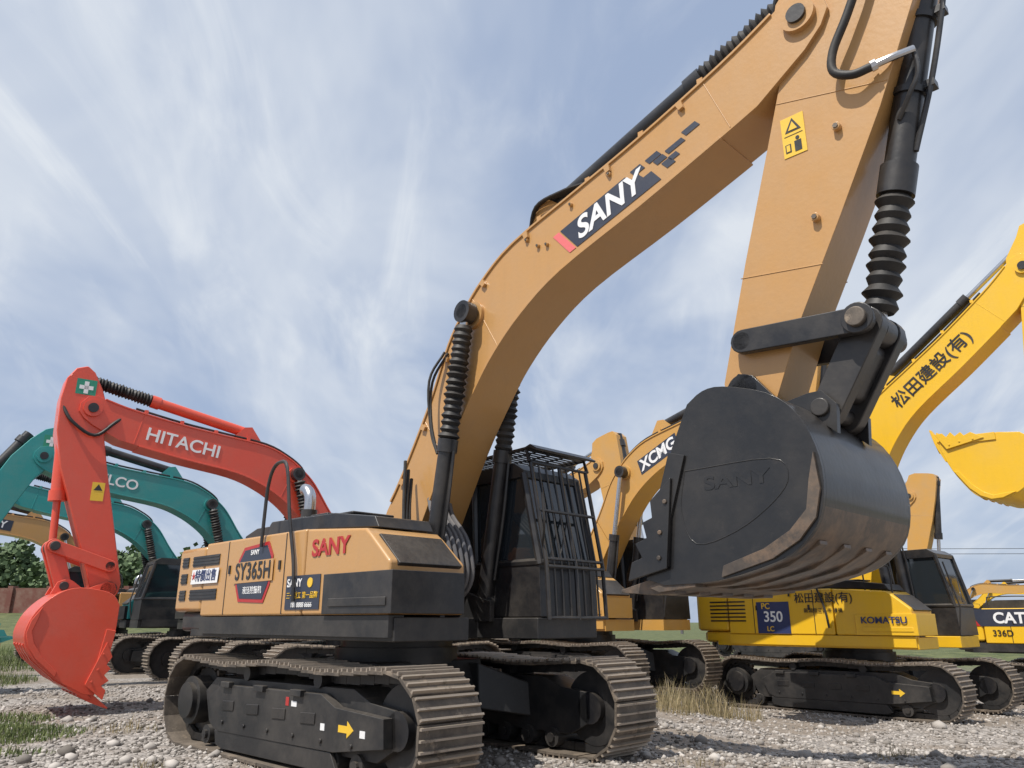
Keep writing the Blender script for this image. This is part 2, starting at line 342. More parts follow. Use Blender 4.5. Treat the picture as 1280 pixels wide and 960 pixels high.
    for sy in (-1,1):
        for (p,q) in (((5.40,5.7),(6.30,5.45)),((4.92,4.2),(5.62,4.1)),((4.80,3.66),(5.34,3.58))):
            if arm is ARM:B.tube("arm",[ap(p,sy*.24),ap(q,sy*.24)],.006,col,5,1)
    B.cyl("arm_pins",ap(AEND,-.33),ap(AEND,.33),.13,"black",24);B.cyl("arm_pins",ap(GP,-.36),ap(GP,.36),.075,"black",20)
    a0=Vector(bp((2.55,5.88),0));a1=Vector(ap((5.98,7.02),0));
    B.prism("boom_bracket_top",[fb(p) for p in [(2.2,5.5),(2.45,5.98),(2.62,5.98),(2.95,5.72)]],-.13,.13,col)
    B.cyl("arm_cylinder",a0,a0.lerp(a1,.58),.10,ccol,24);B.cyl("arm_cylinder",a0.lerp(a1,.55),a0.lerp(a1,.60),.12,ccol,24)
    B.cyl("arm_cylinder",a0.lerp(a1,.58),a1,.055,"chrome")
    if boots:B.bellows("rubber_boot",a0.lerp(a1,.60),a0.lerp(a1,.95),.125,19,rub)
    for y in (-.20,-.12,.2):
        pts=[bp((p[0]-.03,p[1]+.07),y) for p in B_TOP[5:11]]
        pts=[bp((1.35,4.75),y)]+pts
        B.tube("boom_pipes",pts,.022,"black",8,4)
    for t in ((2.6,5.68),(3.3,5.86),(4.0,6.08),(4.7,6.32)):
        q=bp(t,0);B.box("boom_pipes",q[0]-.03,q[0]+.03,-.26,.26,q[2]-.02,q[2]+.04,col)
    bc=complex(*aend);rt=complex(math.cos(brot),math.sin(brot))
    def bt(p):q=bc+(complex(*p)-complex(*AEND))*rt;return (q.real,q.imag)
    k_=fa(KP);bq=bt(BP)
    if abs(brot)>.3:
        g_=fa(GP);k_=tuple(np.array(g_)+.92*np.array((math.cos(brot*.75+fa.ang-.07),math.sin(brot*.75+fa.ang-.07))))
    def link(p,q,y0,y1,r0,r1,mat):
        p=np.array(p);q=np.array(q);d=(q-p);L=np.hypot(*d);d/=L;n=np.array((-d[1],d[0]));pr=[]
        for k in range(9):
            a=math.pi/2+math.pi*k/8;pr.append(tuple(p+d*math.cos(a)*r0+n*math.sin(a)*r0))
        for k in range(9):
            a=-math.pi/2+math.pi*k/8;pr.append(tuple(q+d*math.cos(a)*r1+n*math.sin(a)*r1))
        B.prism("bucket_linkage",pr,y0,y1,mat)
    gm=ccol
    link(fa(GP),k_,-.36,-.28,.10,.10,gm);link(fa(GP),k_,.28,.36,.10,.10,gm)
    link(k_,bq,-.25,-.12,.13,.12,gm);link(k_,bq,.12,.25,.13,.12,gm);
    link(np.array(k_)*.75+np.array(bq)*.25,np.array(k_)*.3+np.array(bq)*.7,-.12,.12,.09,.09,gm)
    B.cyl("bucket_linkage",(k_[0],-.44,k_[1]),(k_[0],.44,k_[1]),.075,"steel" if hero else "black",24)
    B.cyl("bucket_linkage",(k_[0],-.40,k_[1]),(k_[0],-.37,k_[1]),.12,"black",24)
    c0=Vector(ap((6.78,6.92) if arm is ARM else (6.38,6.6),0));c1=Vector((k_[0],0,k_[1]))
    if not bboot:c0=Vector(ap((6.10,6.5),0))
    B.cyl("bucket_cylinder",c0,c0.lerp(c1,.64),.115,ccol,28);B.cyl("bucket_cylinder",c0.lerp(c1,.62),c0.lerp(c1,.69),.14,ccol,28)
    B.cyl("bucket_cylinder",c0.lerp(c1,.05),c0.lerp(c1,.10),.15,ccol,28)
    if hero:
        for t in (.26,.44):
            B.cyl("bucket_cylinder",c0.lerp(c1,t),c0.lerp(c1,t+.015),.135,"black",28)
            p=c0.lerp(c1,t+.007);B.box("bucket_cylinder",p.x+.05,p.x+.20,-.05,.05,p.z-.03,p.z+.03,"black")
        B.tube("bucket_cylinder",[c0.lerp(c1,.12)+Vector((.16,-.03,0)),c0.lerp(c1,.3)+Vector((.18,-.03,0)),c0.lerp(c1,.45)+Vector((.17,-.03,0)),c0.lerp(c1,.60)+Vector((.12,-.02,0))],.024,"black",8)
    B.cyl("bucket_cylinder",c0.lerp(c1,.6),c1,.06,"chrome" if bboot else ccol)
    if boots and bboot:B.bellows("rubber_boot",c0.lerp(c1,.69),c0.lerp(c1,.96),.14,9,rub)
    B.cyl("bucket_cylinder",c1+Vector((0,-.1,0)),c1+Vector((0,.1,0)),.12,"black",24)
    # ---- bucket
    W=.78
    sh=[bt(p) for p in catmull(BK,3)]
    n=len(sh);V=[];F=[]
    for i in range(n):
        a=np.array(sh[max(i-1,0)]);b_=np.array(sh[min(i+1,n-1)]);d=b_-a;d/=np.hypot(*d);nn=np.array((d[1],-d[0]))
        o=np.array(sh[i]);q=o+nn*.035
        V+=[(o[0],-W,o[1]),(o[0],W,o[1]),(q[0],W,q[1]),(q[0],-W,q[1])]
    for i in range(n-1):
        k=i*4
        for j in range(4):F.append([k+j,k+(j+1)%4,k+4+(j+1)%4,k+4+j])
    F+=[[0,1,2,3],[4*n-1,4*n-2,4*n-3,4*n-4]]
    cut=int((n-1)*.62)
    B.add("bucket",V,F[:],"bucket" if bcol=="bucket" else bcol)
    if bcol=="bucket":
        G=B.g["bucket"]
        kk=len(G['f'])-len(F);G['mats'].append("bworn")
        mi=G['mats'].index("bworn")
        for i in range(cut,n-1):
            for j in range(4):G['m'][kk+i*4+j]=mi
    side=[bt(p) for p in catmull(BK,3)+BO]
    sm_="bucket" if bcol=="bucket" else bcol
    tm="bworn" if bcol=="bucket" else sm_
    for yy_ in (-.6,-.2,.2,.6):
        pts=[(5.52,1.90),(5.28,1.765),(4.82,1.655),(4.45,1.635)]
        pp=[bt(p) for p in pts]+[bt((p[0],p[1]+.03)) for p in pts[::-1]]
        B.prism("bucket_teeth",pp,yy_-.06,yy_+.06,tm)
    for sy in (-1,1):
        a,b_=sorted((sy*W,sy*(W+.04)));B.prism("bucket",side,a,b_,sm_)
        a,b_=sorted((sy*(W+.04),sy*(W+.065)))
        B.prism("bucket",[bt(p) for p in [(4.20,1.76),(4.30,2.15),(4.48,2.66),(4.62,2.62),(4.46,2.15),(4.42,1.80)]],a,b_,sm_)
        B.prism("bucket",[bt(p) for p in [(5.62,2.5),(5.64,2.25),(5.59,2.06),(5.46,1.92),(5.26,1.81),(4.86,1.70),(4.88,1.78),(5.2,1.88),(5.40,1.99),(5.53,2.12),(5.57,2.32)]],a,b_,tm)
        a,b_=sorted((sy*(W+.066),sy*(W+.09)))
        B.prism("bucket_teeth",[bt(p) for p in [(4.42,1.78),(4.06,1.70),(4.10,1.84),(4.20,1.87),(4.14,1.98),(4.25,2.02),(4.22,2.14),(4.31,2.17),(4.30,2.30),(4.50,2.46)]],a,b_,"bucket" if bcol=="bucket" else tm)
        for p in ((4.36,1.86),(4.38,2.05),(4.44,2.28)):
            q=bt(p);B.cyl("bucket_teeth",(q[0],sy*(W+.09),q[1]),(q[0],sy*(W+.105),q[1]),.02,tm,6)
        a,b_=sorted((sy*.27,sy*.33))
        B.prism("bucket",[bt(p) for p in [(4.72,3.02),(4.74,3.24),(4.86,3.34),(4.98,3.30),(5.2,3.02),(5.42,3.06),(5.52,3.06),(5.62,2.94),(5.60,2.72),(5.4,2.9),(5.0,3.05)]],a,b_,sm_)
    B.cyl("bucket_linkage",(bq[0],-.36,bq[1]),(bq[0],.36,bq[1]),.07,"black",20)
    B.prism("bucket_teeth",[bt(p) for p in [(4.62,1.715),(4.62,1.64),(4.30,1.61),(4.20,1.65),(4.30,1.69)]],-W-.03,W+.03,tm)
    for k in range(5):
        y=-.70+.35*k
        V=[];
        for x,hh,ww,zc in ((4.42,.065,.085,1.665),(4.18,.055,.065,1.652),(3.90,.012,.05,1.63)):
            for dy,dz in ((-1,-1),(1,-1),(1,1),(-1,1)):
                q=bt((x,zc+dz*hh));V.append((q[0],y+dy*ww,q[1]))
        F=[[0,1,2,3],[8,9,10,11]]
        for lv in (0,4):
            for j in range(4):F.append([lv+j,lv+(j+1)%4,lv+4+(j+1)%4,lv+4+j])
        B.add("bucket_teeth",V,F,tm)
    B.fb=fb;B.fa=fa;B.bt=bt;B.bp=bp;B.ap=ap
    return B
BEV=dict(counterweight=.05,engine_housing=.03,toolbox=.03,hood=.03,boom=.008,arm=.018,bucket=.008,track_frame=.012,car_body=.02,deck=.012,step_box=.02,cab_shell=.015,bucket_linkage=.01,bucket_teeth=.006,boom_bracket=.008,cab_glass=.02)
BEV2=dict(counterweight=.05,engine_housing=.03,toolbox=.03,arm=.015,boom=.008,bucket=.008)
def decal(B,poly,y,t,mat,grp="stickers"):
    a,b=sorted((y,y+t));B.prism(grp,poly,a,b,mat)
def boomframe(B,x,z,ang):
    c,s=math.cos(ang),math.sin(ang)
    return lambda u,v:B.fb((x+u*c-v*s,z+u*s+v*c))
ys=-1.494;yf=-1.295-.30
# ================================================================ hero machine
H=excavator((-1.367,9.65,0),-.781,"tan",hero=True,bcol="bucket",shoe=.7,boots=True)
a=rad(17.5)
fr=boomframe(H,2.93,5.05,a)
yb=-.288
decal(H,[fr(0,.32),fr(.09,.32),fr(.23,.0),fr(.14,.0)],yb,-.003,"pink")
decal(H,[fr(.11,.32),fr(1.02,.32),fr(1.06,.24),fr(1.16,.24),fr(1.20,.16),fr(1.30,.16),fr(1.36,.0),fr(.25,.0)],yb,-.003,"dgrey")
for (u,v,w_,h) in [(1.09,.25,.13,.08),(1.28,.25,.15,.07),(1.35,.17,.12,.07),(1.50,.19,.20,.06),(1.42,.06,.10,.09),(1.50,.10,.10,.06),(1.72,.23,.16,.07)]:
    decal(H,[fr(u,v+h),fr(u+w_,v+h),fr(u+w_+h*.43,v),fr(u+h*.43,v)],yb,-.003,"dgrey")
q=fr(.72,.16);H.text("SANY",q[0],yb-.006,q[1],.34,"white",-1,a,.25,.025)
for (x0,x1,z0,z1,mt,dy) in [(5.42,5.62,5.14,5.52,"ystk",0),(5.44,5.60,5.335,5.34,"black",-.003)]:
    decal(H,[(x0,z0),(x1,z0),(x1,z1),(x0,z1)],-.243-.0+dy,-.003,mt)
decal(H,[(5.45,5.37),(5.59,5.37),(5.52,5.50)],-.247,-.002,"black");decal(H,[(5.48,5.385),(5.56,5.385),(5.52,5.465)],-.25,-.002,"ystk")
decal(H,[(5.52,5.17),(5.58,5.17),(5.58,5.27),(5.52,5.27)],-.247,-.002,"black");H.cyl("stickers",(5.55,-.246,5.295),(5.55,-.25,5.295),.017,"black",12)
decal(H,[(5.44,5.18),(5.49,5.18),(5.49,5.26),(5.44,5.26)],-.247,-.002,"black");decal(H,[(5.45,5.19),(5.48,5.19),(5.48,5.25),(5.45,5.25)],-.25,-.002,"ystk")
for x,z in ((5.88,5.22),(5.62,4.50)):
    H.cyl("arm",(x,-.24,z),(x,-.29,z),.035,"tan",12);H.cyl("arm_pins",(x,-.28,z),(x,-.30,z),.022,"steel",6)
for x,z in ((2.45,5.46),(3.1,5.64),(3.62,5.78),(2.75,5.3),(2.62,5.33)):
    H.cyl("boom_pins",(x,-.285,z),(x,-.315,z),.024,"tan",12);H.cyl("boom_pins",(x,-.31,z),(x,-.325,z),.014,"steel",6)
cl=catmull(B_TOP,4)
for t in (8,11,15,19,24,29,34,38):
    p=cl[t];d=np.array(cl[t+1])-np.array(cl[t-1]);d/=np.hypot(*d);nn=np.array((d[1],-d[0]));p=np.array(p)
    pr=[p+d*u+nn*v for u,v in ((-.035,.03),(.035,.03),(.025,.10),(-.025,.10))]
    H.prism("boom_clamps",[tuple(x) for x in pr],-.325,-.29,"tan")
for r_ in range(3):
    z=1.66+r_*.21
    for x0,x1 in ((-2.80,-2.62),(-2.48,-1.72)):
        H.box("vents",x0,x1,ys-.004,ys+.02,z,z+.13,"black")
        for k in range(3):H.box("vents",x0,x1,ys-.012,ys-.003,z+.02+.04*k,z+.032+.04*k,"blackm")
decal(H,[(-2.46,1.86),(-1.70,1.86),(-1.68,2.04),(-2.44,2.04)],ys-.013,-.004,"white")
H.text("特價出售",-2.04,ys-.020,1.95,.15,"blue",-1,0,.1,.01);H.text("★",-2.38,ys-.020,1.95,.12,"red",-1)
def sh_(P,dx):return [(x+dx,z) for x,z in P]
oc=sh_([(-1.05,1.62),(-1.15,1.8),(-1.12,2.1),(-1.0,2.24),(-.42,2.28),(-.30,2.12),(-.33,1.8),(-.45,1.60)],-.08)
decal(H,oc,ys,-.004,"red")
cx,cz=-.80,1.94
decal(H,[(cx+(x-cx)*.9,cz+(z-cz)*.88) for x,z in oc],ys-.004,-.004,"dgrey")
decal(H,sh_([(-1.20,1.83),(-1.20,2.07),(-.27,2.08),(-.27,1.84)],-.08),ys-.009,-.003,"tan")
H.text("SY365H",-.815,ys-.016,1.955,.27,"black",-1,0,0,.018,.9,sp=1.08)
H.text("液压挖掘机",-.80,ys-.010,1.74,.09,"white",-1,0,0,0);H.text("SANY",-.80,ys-.010,2.17,.08,"white",-1,0,0,.01)
H.text("SANY",.78,ys-.004,2.13,.24,"red",-1,0,0,.025,1.15)
decal(H,[(-.04,1.52),(.64,1.52),(.64,1.87),(-.04,1.87)],ys,-.005,"dgrey")
H.text("SANY",.14,ys-.009,1.79,.12,"white",-1,0,0,.01);H.text("三一重工 第一品牌",.30,ys-.009,1.66,.075,"ystk",-1,0,0,0);H.text("188 8888 6666",.30,ys-.009,1.565,.07,"white",-1,0,0,0)
H.cyl("stickers",(.45,ys-.005,1.79),(.45,ys-.012,1.79),.05,"ystk",16)
H.prism("stickers",[(1.28,.44),(1.28,.50),(1.42,.50),(1.42,.54),(1.52,.47),(1.42,.40),(1.42,.44)],yf-.004,yf,"ystk")
decal(H,[(1.62,.42),(1.70,.42),(1.70,.48),(1.62,.48)],yf,-.004,"white");decal(H,[(.98,.43),(1.05,.43),(1.05,.49),(.98,.49)],yf,-.004,"white")
decal(H,[(.32,.60),(.38,.60),(.38,.68),(.32,.68)],yf,-.004,"red");decal(H,[(.43,.60),(.53,.60),(.53,.65),(.43,.65)],yf,-.004,"white")
q=H.bt((5.02,2.38));H.text("SANY",q[0],-.822,q[1],.14,"bucket",-1,0,0,.02,1.5,ext=.002)
H.tube("bucket",[(x,-.820,z) for x,z in [H.bt(p) for p in [(4.60,2.5),(5.3,2.5),(5.42,2.36),(5.3,2.2),(5.0,2.02),(4.66,1.95),(4.55,2.2),(4.60,2.5)]]],.005,"bucket",6,4)
for i in range(5):
    y=-.12+.075*i-.25
    H.tube("hydraulic_hoses",[(.75,y,1.7),(1.15,y-.02,1.62),(1.38,y,1.85),(1.30,y,2.25),(1.02,y+.02,2.55),(.85,y+.1,2.75)],.026,"hose",8)
for i in range(3):
    H.tube("hydraulic_hoses",[(.62,-.36-.05*i,3.0+.1*i),(.72,-.45-.04*i,2.6),(.85,-.5-.04*i,2.2),(1.05,-.45,1.75)],.02,"rubber",8)
for i in range(2):
    H.tube("hydraulic_hoses",[(1.15,-.30-.05*i,4.45),(1.0,-.40-.05*i,4.1),(1.05,-.44,3.6-.1*i),(1.2,-.46,3.2)],.016,"rubber",8)
H.tube("hydraulic_hoses",[(6.45,-.30,7.0),(6.30,-.36,6.5),(6.12,-.36,6.12),(5.97,-.36,5.85),(5.95,-.36,5.66),(6.08,-.35,5.56),(6.22,-.32,5.57)],.036,"rubber",12)
H.tube("hydraulic_hoses",[(6.20,-.32,5.57),(6.36,-.28,5.60),(6.50,-.18,5.66)],.030,"chrome",10)
H.cyl("hydraulic_hoses",(6.22,-.32,5.57),(6.26,-.31,5.58),.045,"chrome",8)
H.tube("hydraulic_hoses",[(6.50,-.16,5.66),(6.50,-.17,5.45),(6.42,-.17,5.3),(6.30,-.12,5.15)],.02,"black",8)
H.tube("hydraulic_hoses",[(5.3,.0,6.5),(5.55,-.2,6.85),(5.85,-.25,6.9),(6.0,-.2,7.3)],.03,"rubber",8)
for i in range(7):
    H.tube("hydraulic_hoses",[(2.3,.0+.03*i-.1,5.62),(2.5,-.2+.03*i,5.9+.02*i),(2.9,-.22+.03*i,5.92),(3.2,-.2,5.90)],.016,"rubber",6)
H.finish(BEV)
# ================================================================ the row on the left
YL=-2.498
def leftmachine(loc,col,txt,tc,tx=4.0,**k):
    B=excavator(loc,YL,col,tip=(5.6,5.0),aend=k.pop("aend",(5.52,1.94)),brot=k.pop("brot",rad(10)),arm=ARMN,**k)
    if txt:
        q=B.fb((tx,5.62+(tx-4)*.31));B.text(txt,q[0],.292,q[1],.33 if len(txt)>5 else .34,tc,1,B.fb.ang+rad(17.5),0,.015,1.05)
    return B
def gsticker(B):
    q=B.fa((5.88,6.78));decal(B,[(q[0]-.16,q[1]-.13),(q[0]+.16,q[1]-.13),(q[0]+.16,q[1]+.15),(q[0]-.16,q[1]+.15)],.241,.004,"green")
    for w_,h in ((.11,.035),(.035,.11)):decal(B,[(q[0]-w_,q[1]-h),(q[0]+w_,q[1]-h),(q[0]+w_,q[1]+h),(q[0]-w_,q[1]+h)],.247,.003,"white")
B=leftmachine((-3.1,16.7,0),"org","HITACHI","white",boots=True,aend=(4.92,1.92),brot=rad(27),ccol="org",bboot=False)
gsticker(B)
q=B.fa((5.35,4.9));decal(B,[(q[0]-.1,q[1]-.16),(q[0]+.1,q[1]-.16),(q[0]+.1,q[1]+.16),(q[0]-.1,q[1]+.16)],.241,.004,"ystk")
decal(B,[(q[0]-.07,q[1]+.02),(q[0]+.07,q[1]+.02),(q[0],q[1]+.13)],.247,.002,"black")
B.tube("hydraulic_hoses",[B.bp((4.9,6.4),.1),B.ap((5.3,6.2),.3),B.ap((5.6,5.9),.32),B.ap((6.0,6.1),.3),B.ap((6.2,6.4),.2)],.03,"rubber",8)
B.finish(BEV)
B=leftmachine((-6.35,20.8,0),"teal","KOBELCO","white",tx=4.35,boots=True,aend=(6.9,2.35),brot=rad(-15));gsticker(B)
B.finish(BEV2)
B=leftmachine((-9.9,25,0),"teal","","white",boots=True,aend=(6.7,2.3));B.finish(BEV2)
B=leftmachine((-14.4,28.6,0),"tan","SANY","white",aend=(6.7,2.3))
fr=boomframe(B,4.0,5.62,rad(17.5));decal(B,[fr(-.7,-.2),fr(.7,-.2),fr(.7,.2),fr(-.7,.2)],.286,.003,"dgrey");B.finish(BEV2)
# ================================================================ behind, centre
B=excavator((1.6,18.2,0),-.8,"amber",tip=(5.45,5.9),aend=(5.3,3.5),brot=rad(-15),bcol="bucket",low="col",sbox="amber")
q=B.fb((2.55,5.13));B.text("XCMG",q[0],-.294,q[1],.34,"white",-1,B.fb.ang+rad(27),.15,.03)
fr=boomframe(B,2.55,5.13,rad(27));decal(B,[fr(-.60,-.18),fr(.60,-.18),fr(.64,.18),fr(-.56,.18)],-.286,-.003,"dgrey")
B.text("305",1.2,-1.54,1.75,.22,"black",-1,0,0,.02)
B.finish(BEV2)
B=excavator((-1.0,26.2,0),-.8,"amber",tip=(5.3,5.75),aend=(6.1,2.9),brot=rad(-75),bcol="bucket")
q=B.fb((3.8,5.6));B.text("XCMG",q[0],-.294,q[1],.34,"black",-1,B.fb.ang+rad(17),.15,.02)
B.finish(BEV2)
# ================================================================ yellow machine on the right
K=excavator((7.344,17.24,-.32),-.844,"yel",tip=(4.4,8.4),aend=(4.15,4.9),brot=rad(-73),low="col",sbox="yel")
q=K.fb((3.5,5.50));K.text("松田建設(有)",q[0],-.294,q[1],.36,"black",-1,K.fb.ang+rad(17),0,.01)
decal(K,[(-1.42,1.48),(-.66,1.48),(-.66,2.12),(-1.42,2.12)],ys-.002,-.004,"blue")
K.text("PC",-1.20,ys-.009,2.03,.17,"ystk",-1,0,0,.015);K.text("350",-1.04,ys-.009,1.81,.30,"white",-1,0,0,.015);K.text("LC",-1.12,ys-.009,1.57,.14,"ystk",-1,0,0,.015)
K.text("松田建設(有)",.10,ys-.009,2.17,.22,"black",-1,0,0,.005);K.text("KOMATSU",1.28,-1.538,1.74,.17,"blue",-1,0,0,.02,1.1)
K.text("新潟県三条市 建機",.08,ys-.009,1.93,.10,"black",-1)
for r_ in range(6):K.box("vents",-2.6,-1.7,ys-.004,ys+.02,1.72+.08*r_,1.75+.08*r_,"black")
K.prism("stickers",[(1.28,.44),(1.28,.50),(1.42,.50),(1.42,.54),(1.52,.47),(1.42,.40),(1.42,.44)],yf-.004,yf,"ystk")
K.finish(BEV)
C=excavator((15.25,21.2,-.62),-.8,"yel",tip=(5.6,5.0),aend=(5.5,1.9),brot=rad(10))
decal(C,[(-2.6,1.9),(.2,1.9),(.2,2.34),(-2.6,2.34)],ys,-.004,"dgrey");C.text("CAT",-1.5,ys-.009,2.1,.38,"white",-1,0,0,.03);C.text("336D",-1.7,ys-.009,1.72,.22,"black",-1,0,0,.01)
decal(C,[(-2.4,1.9),(-2.2,1.9),(-2.5,2.34),(-2.6,2.34)],ys-.005,-.003,"red");C.finish(BEV2)
for loc,col,yw,tp,ae in [((38,67,0),"yel",-.8,(5.8,3.9),(6.0,1.0)),((11.2,33,0),"amber",-.8,(5.6,5.9),(5.3,2.8)),((33.5,62,0),"amber",-.5,(5.8,3.8),(6.0,.9))]:
    B=excavator(loc,yw,col,tip=tp,aend=ae,brot=rad(0));B.finish({})
R_=Build("steel_crate",(-13.2,19.6,0),.3)
for z in (.05,.45,.85):
    for (p,q) in (((-.6,-.4),(.6,-.4)),((.6,-.4),(.6,.4)),((.6,.4),(-.6,.4)),((-.6,.4),(-.6,-.4))):
        R_.tube("rails",[(p[0],p[1],z),(q[0],q[1],z)],.03,"red",6,1)
for x in (-.6,-.2,.2,.6):
    for y in (-.4,.4):R_.tube("posts",[(x,y,0),(x,y,.88)],.03,"red",6,1)
R_.box("floor",-.6,.6,-.4,.4,.08,.12,"red");R_.finish({})
# ================================================================ ground
def gh(x,y):
    k=max(0,min(1,(y-34)/40))*max(0,min(1,(-x+ -6)/20))
    k2=-.32*max(0,min(1,(x-2.2)/2.2))*max(0,min(1,(y-9)/3))-.30*max(0,min(1,(x-10)/2.5))*max(0,min(1,(y-12)/4))
    return 2.6*k*k*(3-2*k)+k2*max(0,min(1,(40-y)/10))
xs=np.concatenate([np.array([-900,-500,-300,-200,-140]),np.arange(-100,-24,4),np.arange(-24,30,.6),np.arange(30,100,4),np.array([140,200,300,500,900])])
yy=np.concatenate([np.array([-60,-20,-5]),np.arange(0,44,.6),np.arange(44,120,4),np.array([160,220,300,450,700,1200])])
def gw(x,y):
    f=max(0,min(1,(y-3)/3))*max(0,min(1,(60-y)/20))
    return f*(.018*math.sin(x*1.3+y*.7)+.014*math.sin(y*1.9-x*.8)-.014)
V=[(x,y,gh(x,y)+gw(x,y)) for y in yy for x in xs];nx=len(xs)
F=[[j*nx+i,j*nx+i+1,(j+1)*nx+i+1,(j+1)*nx+i] for j in range(len(yy)-1) for i in range(nx-1)]
me=bpy.data.meshes.new("ground");me.from_pydata(V,[],F);me.polygons.foreach_set("use_smooth",[True]*len(F))
g=bpy.data.objects.new("ground",me);scene.collection.objects.link(g)
m,nt,b=newmat("gravel_ground");N=nt.nodes;L=nt.links
tc=N.new("ShaderNodeTexCoord")
def noise(sc,d=4,r=.6):
    n=N.new("ShaderNodeTexNoise");n.inputs["Scale"].default_value=sc;n.inputs["Detail"].default_value=d;n.inputs["Roughness"].default_value=r;L.new(tc.outputs["Object"],n.inputs["Vector"]);return n
def ramp(a,ca,b_,cb,src):
    r=N.new("ShaderNodeValToRGB");r.color_ramp.elements[0].position=a;r.color_ramp.elements[1].position=b_;r.color_ramp.elements[0].color=(*ca,1);r.color_ramp.elements[1].color=(*cb,1);L.new(src,r.inputs["Fac"]);return r
def mix(f,a,b_):
    x=N.new("ShaderNodeMix");x.data_type='RGBA'
    for s_,k in ((f,"Factor"),(a,"A"),(b_,"B")):
        if isinstance(s_,(tuple,float)):x.inputs[k].default_value=s_
        else:L.new(s_,x.inputs[k])
    return x.outputs["Result"]
v=N.new("ShaderNodeTexVoronoi");v.inputs["Scale"].default_value=24;L.new(tc.outputs["Object"],v.inputs["Vector"])
vs=N.new("ShaderNodeSeparateColor");L.new(v.outputs["Color"],vs.inputs[0])
stone=ramp(0,(.13,.115,.10),1,(.46,.42,.385),vs.outputs[0])
n=noise(.35);n5=noise(4,5,.7)
dirt=ramp(.3,(.15,.12,.09),.7,(.30,.245,.195),n5.outputs["Fac"])
f1=ramp(.46,(0,0,0),.56,(1,1,1),n.outputs["Fac"])
c1=mix(.75,stone.outputs["Color"],dirt.outputs["Color"])
c2=mix(f1.outputs["Color"],c1,stone.outputs["Color"])
sp=N.new("ShaderNodeSeparateXYZ");L.new(tc.outputs["Object"],sp.inputs[0])
mr=N.new("ShaderNodeMapRange");mr.inputs["From Min"].default_value=28;mr.inputs["From Max"].default_value=35;L.new(sp.outputs["Y"],mr.inputs["Value"])
n6=noise(1.2,5,.7);gr=ramp(.3,(.035,.055,.015),.7,(.15,.16,.06),n6.outputs["Fac"])
c3=mix(mr.outputs[0],c2,gr.outputs["Color"])
L.new(c3,b.inputs["Base Color"]);b.inputs["Roughness"].default_value=.9
bp_=N.new("ShaderNodeBump");bp_.inputs["Strength"].default_value=.8;bp_.inputs["Distance"].default_value=.03;bp_.invert=True
L.new(v.outputs["Distance"],bp_.inputs["Height"]);bp2=N.new("ShaderNodeBump");bp2.inputs["Strength"].default_value=.5;bp2.inputs["Distance"].default_value=.06;L.new(n5.outputs["Fac"],bp2.inputs["Height"]);L.new(bp_.outputs[0],bp2.inputs["Normal"]);L.new(bp2.outputs[0],b.inputs["Normal"])
me.materials.append(m)
bm=bmesh.new();bmesh.ops.create_icosphere(bm,subdivisions=1,radius=1);iv=np.array([v_.co[:] for v_ in bm.verts]);ifc=np.array([[x.index for x in f.verts] for f in bm.faces]);bm.free()
NS=30000
ys_=4.8+ (np.random.rand(NS)**1.6)*14
xs_=(np.random.rand(NS)*2-1)*(ys_*.75+.5)
sz=.011+.024*np.random.rand(NS)**2;sz[:900]*=2.0;sz[:90]*=1.6
rot=np.random.rand(NS)*6.28
P=iv[None]*(1+.45*(np.random.rand(NS,len(iv),1)-.5))*sz[:,None,None]*np.stack([1+.5*np.random.rand(NS),np.ones(NS),.6+.3*np.random.rand(NS)],1)[:,None,:]
c,s=np.cos(rot)[:,None],np.sin(rot)[:,None]
X=P[...,0]*c-P[...,1]*s;Y=P[...,0]*s+P[...,1]*c
hz=np.array([gh(a_,b_)+gw(a_,b_) for a_,b_ in zip(xs_,ys_)])
P=np.stack([X+xs_[:,None],Y+ys_[:,None],P[...,2]+(hz+sz*.3)[:,None]],2).reshape(-1,3)
Fc=(ifc[None]+(np.arange(NS)*len(iv))[:,None,None]).reshape(-1,3)
me=bpy.data.meshes.new("gravel");me.vertices.add(len(P));me.vertices.foreach_set("co",P.ravel());me.loops.add(len(Fc)*3);me.loops.foreach_set("vertex_index",Fc.ravel());me.polygons.add(len(Fc));me.polygons.foreach_set("loop_start",np.arange(len(Fc))*3);me.polygons.foreach_set("loop_total",np.full(len(Fc),3));me.update(calc_edges=True)
o=bpy.data.objects.new("gravel",me);scene.collection.objects.link(o)
m,nt,b=newmat("gravel_stone");N=nt.nodes;L=nt.links;gg=N.new("ShaderNodeNewGeometry");r=N.new("ShaderNodeValToRGB");r.color_ramp.elements[0].color=(.11,.095,.08,1);r.color_ramp.elements[1].color=(.50,.46,.42,1);L.new(gg.outputs["Random Per Island"],r.inputs["Fac"]);L.new(r.outputs["Color"],b.inputs["Base Color"]);b.inputs["Roughness"].default_value=.9
me.materials.append(m)
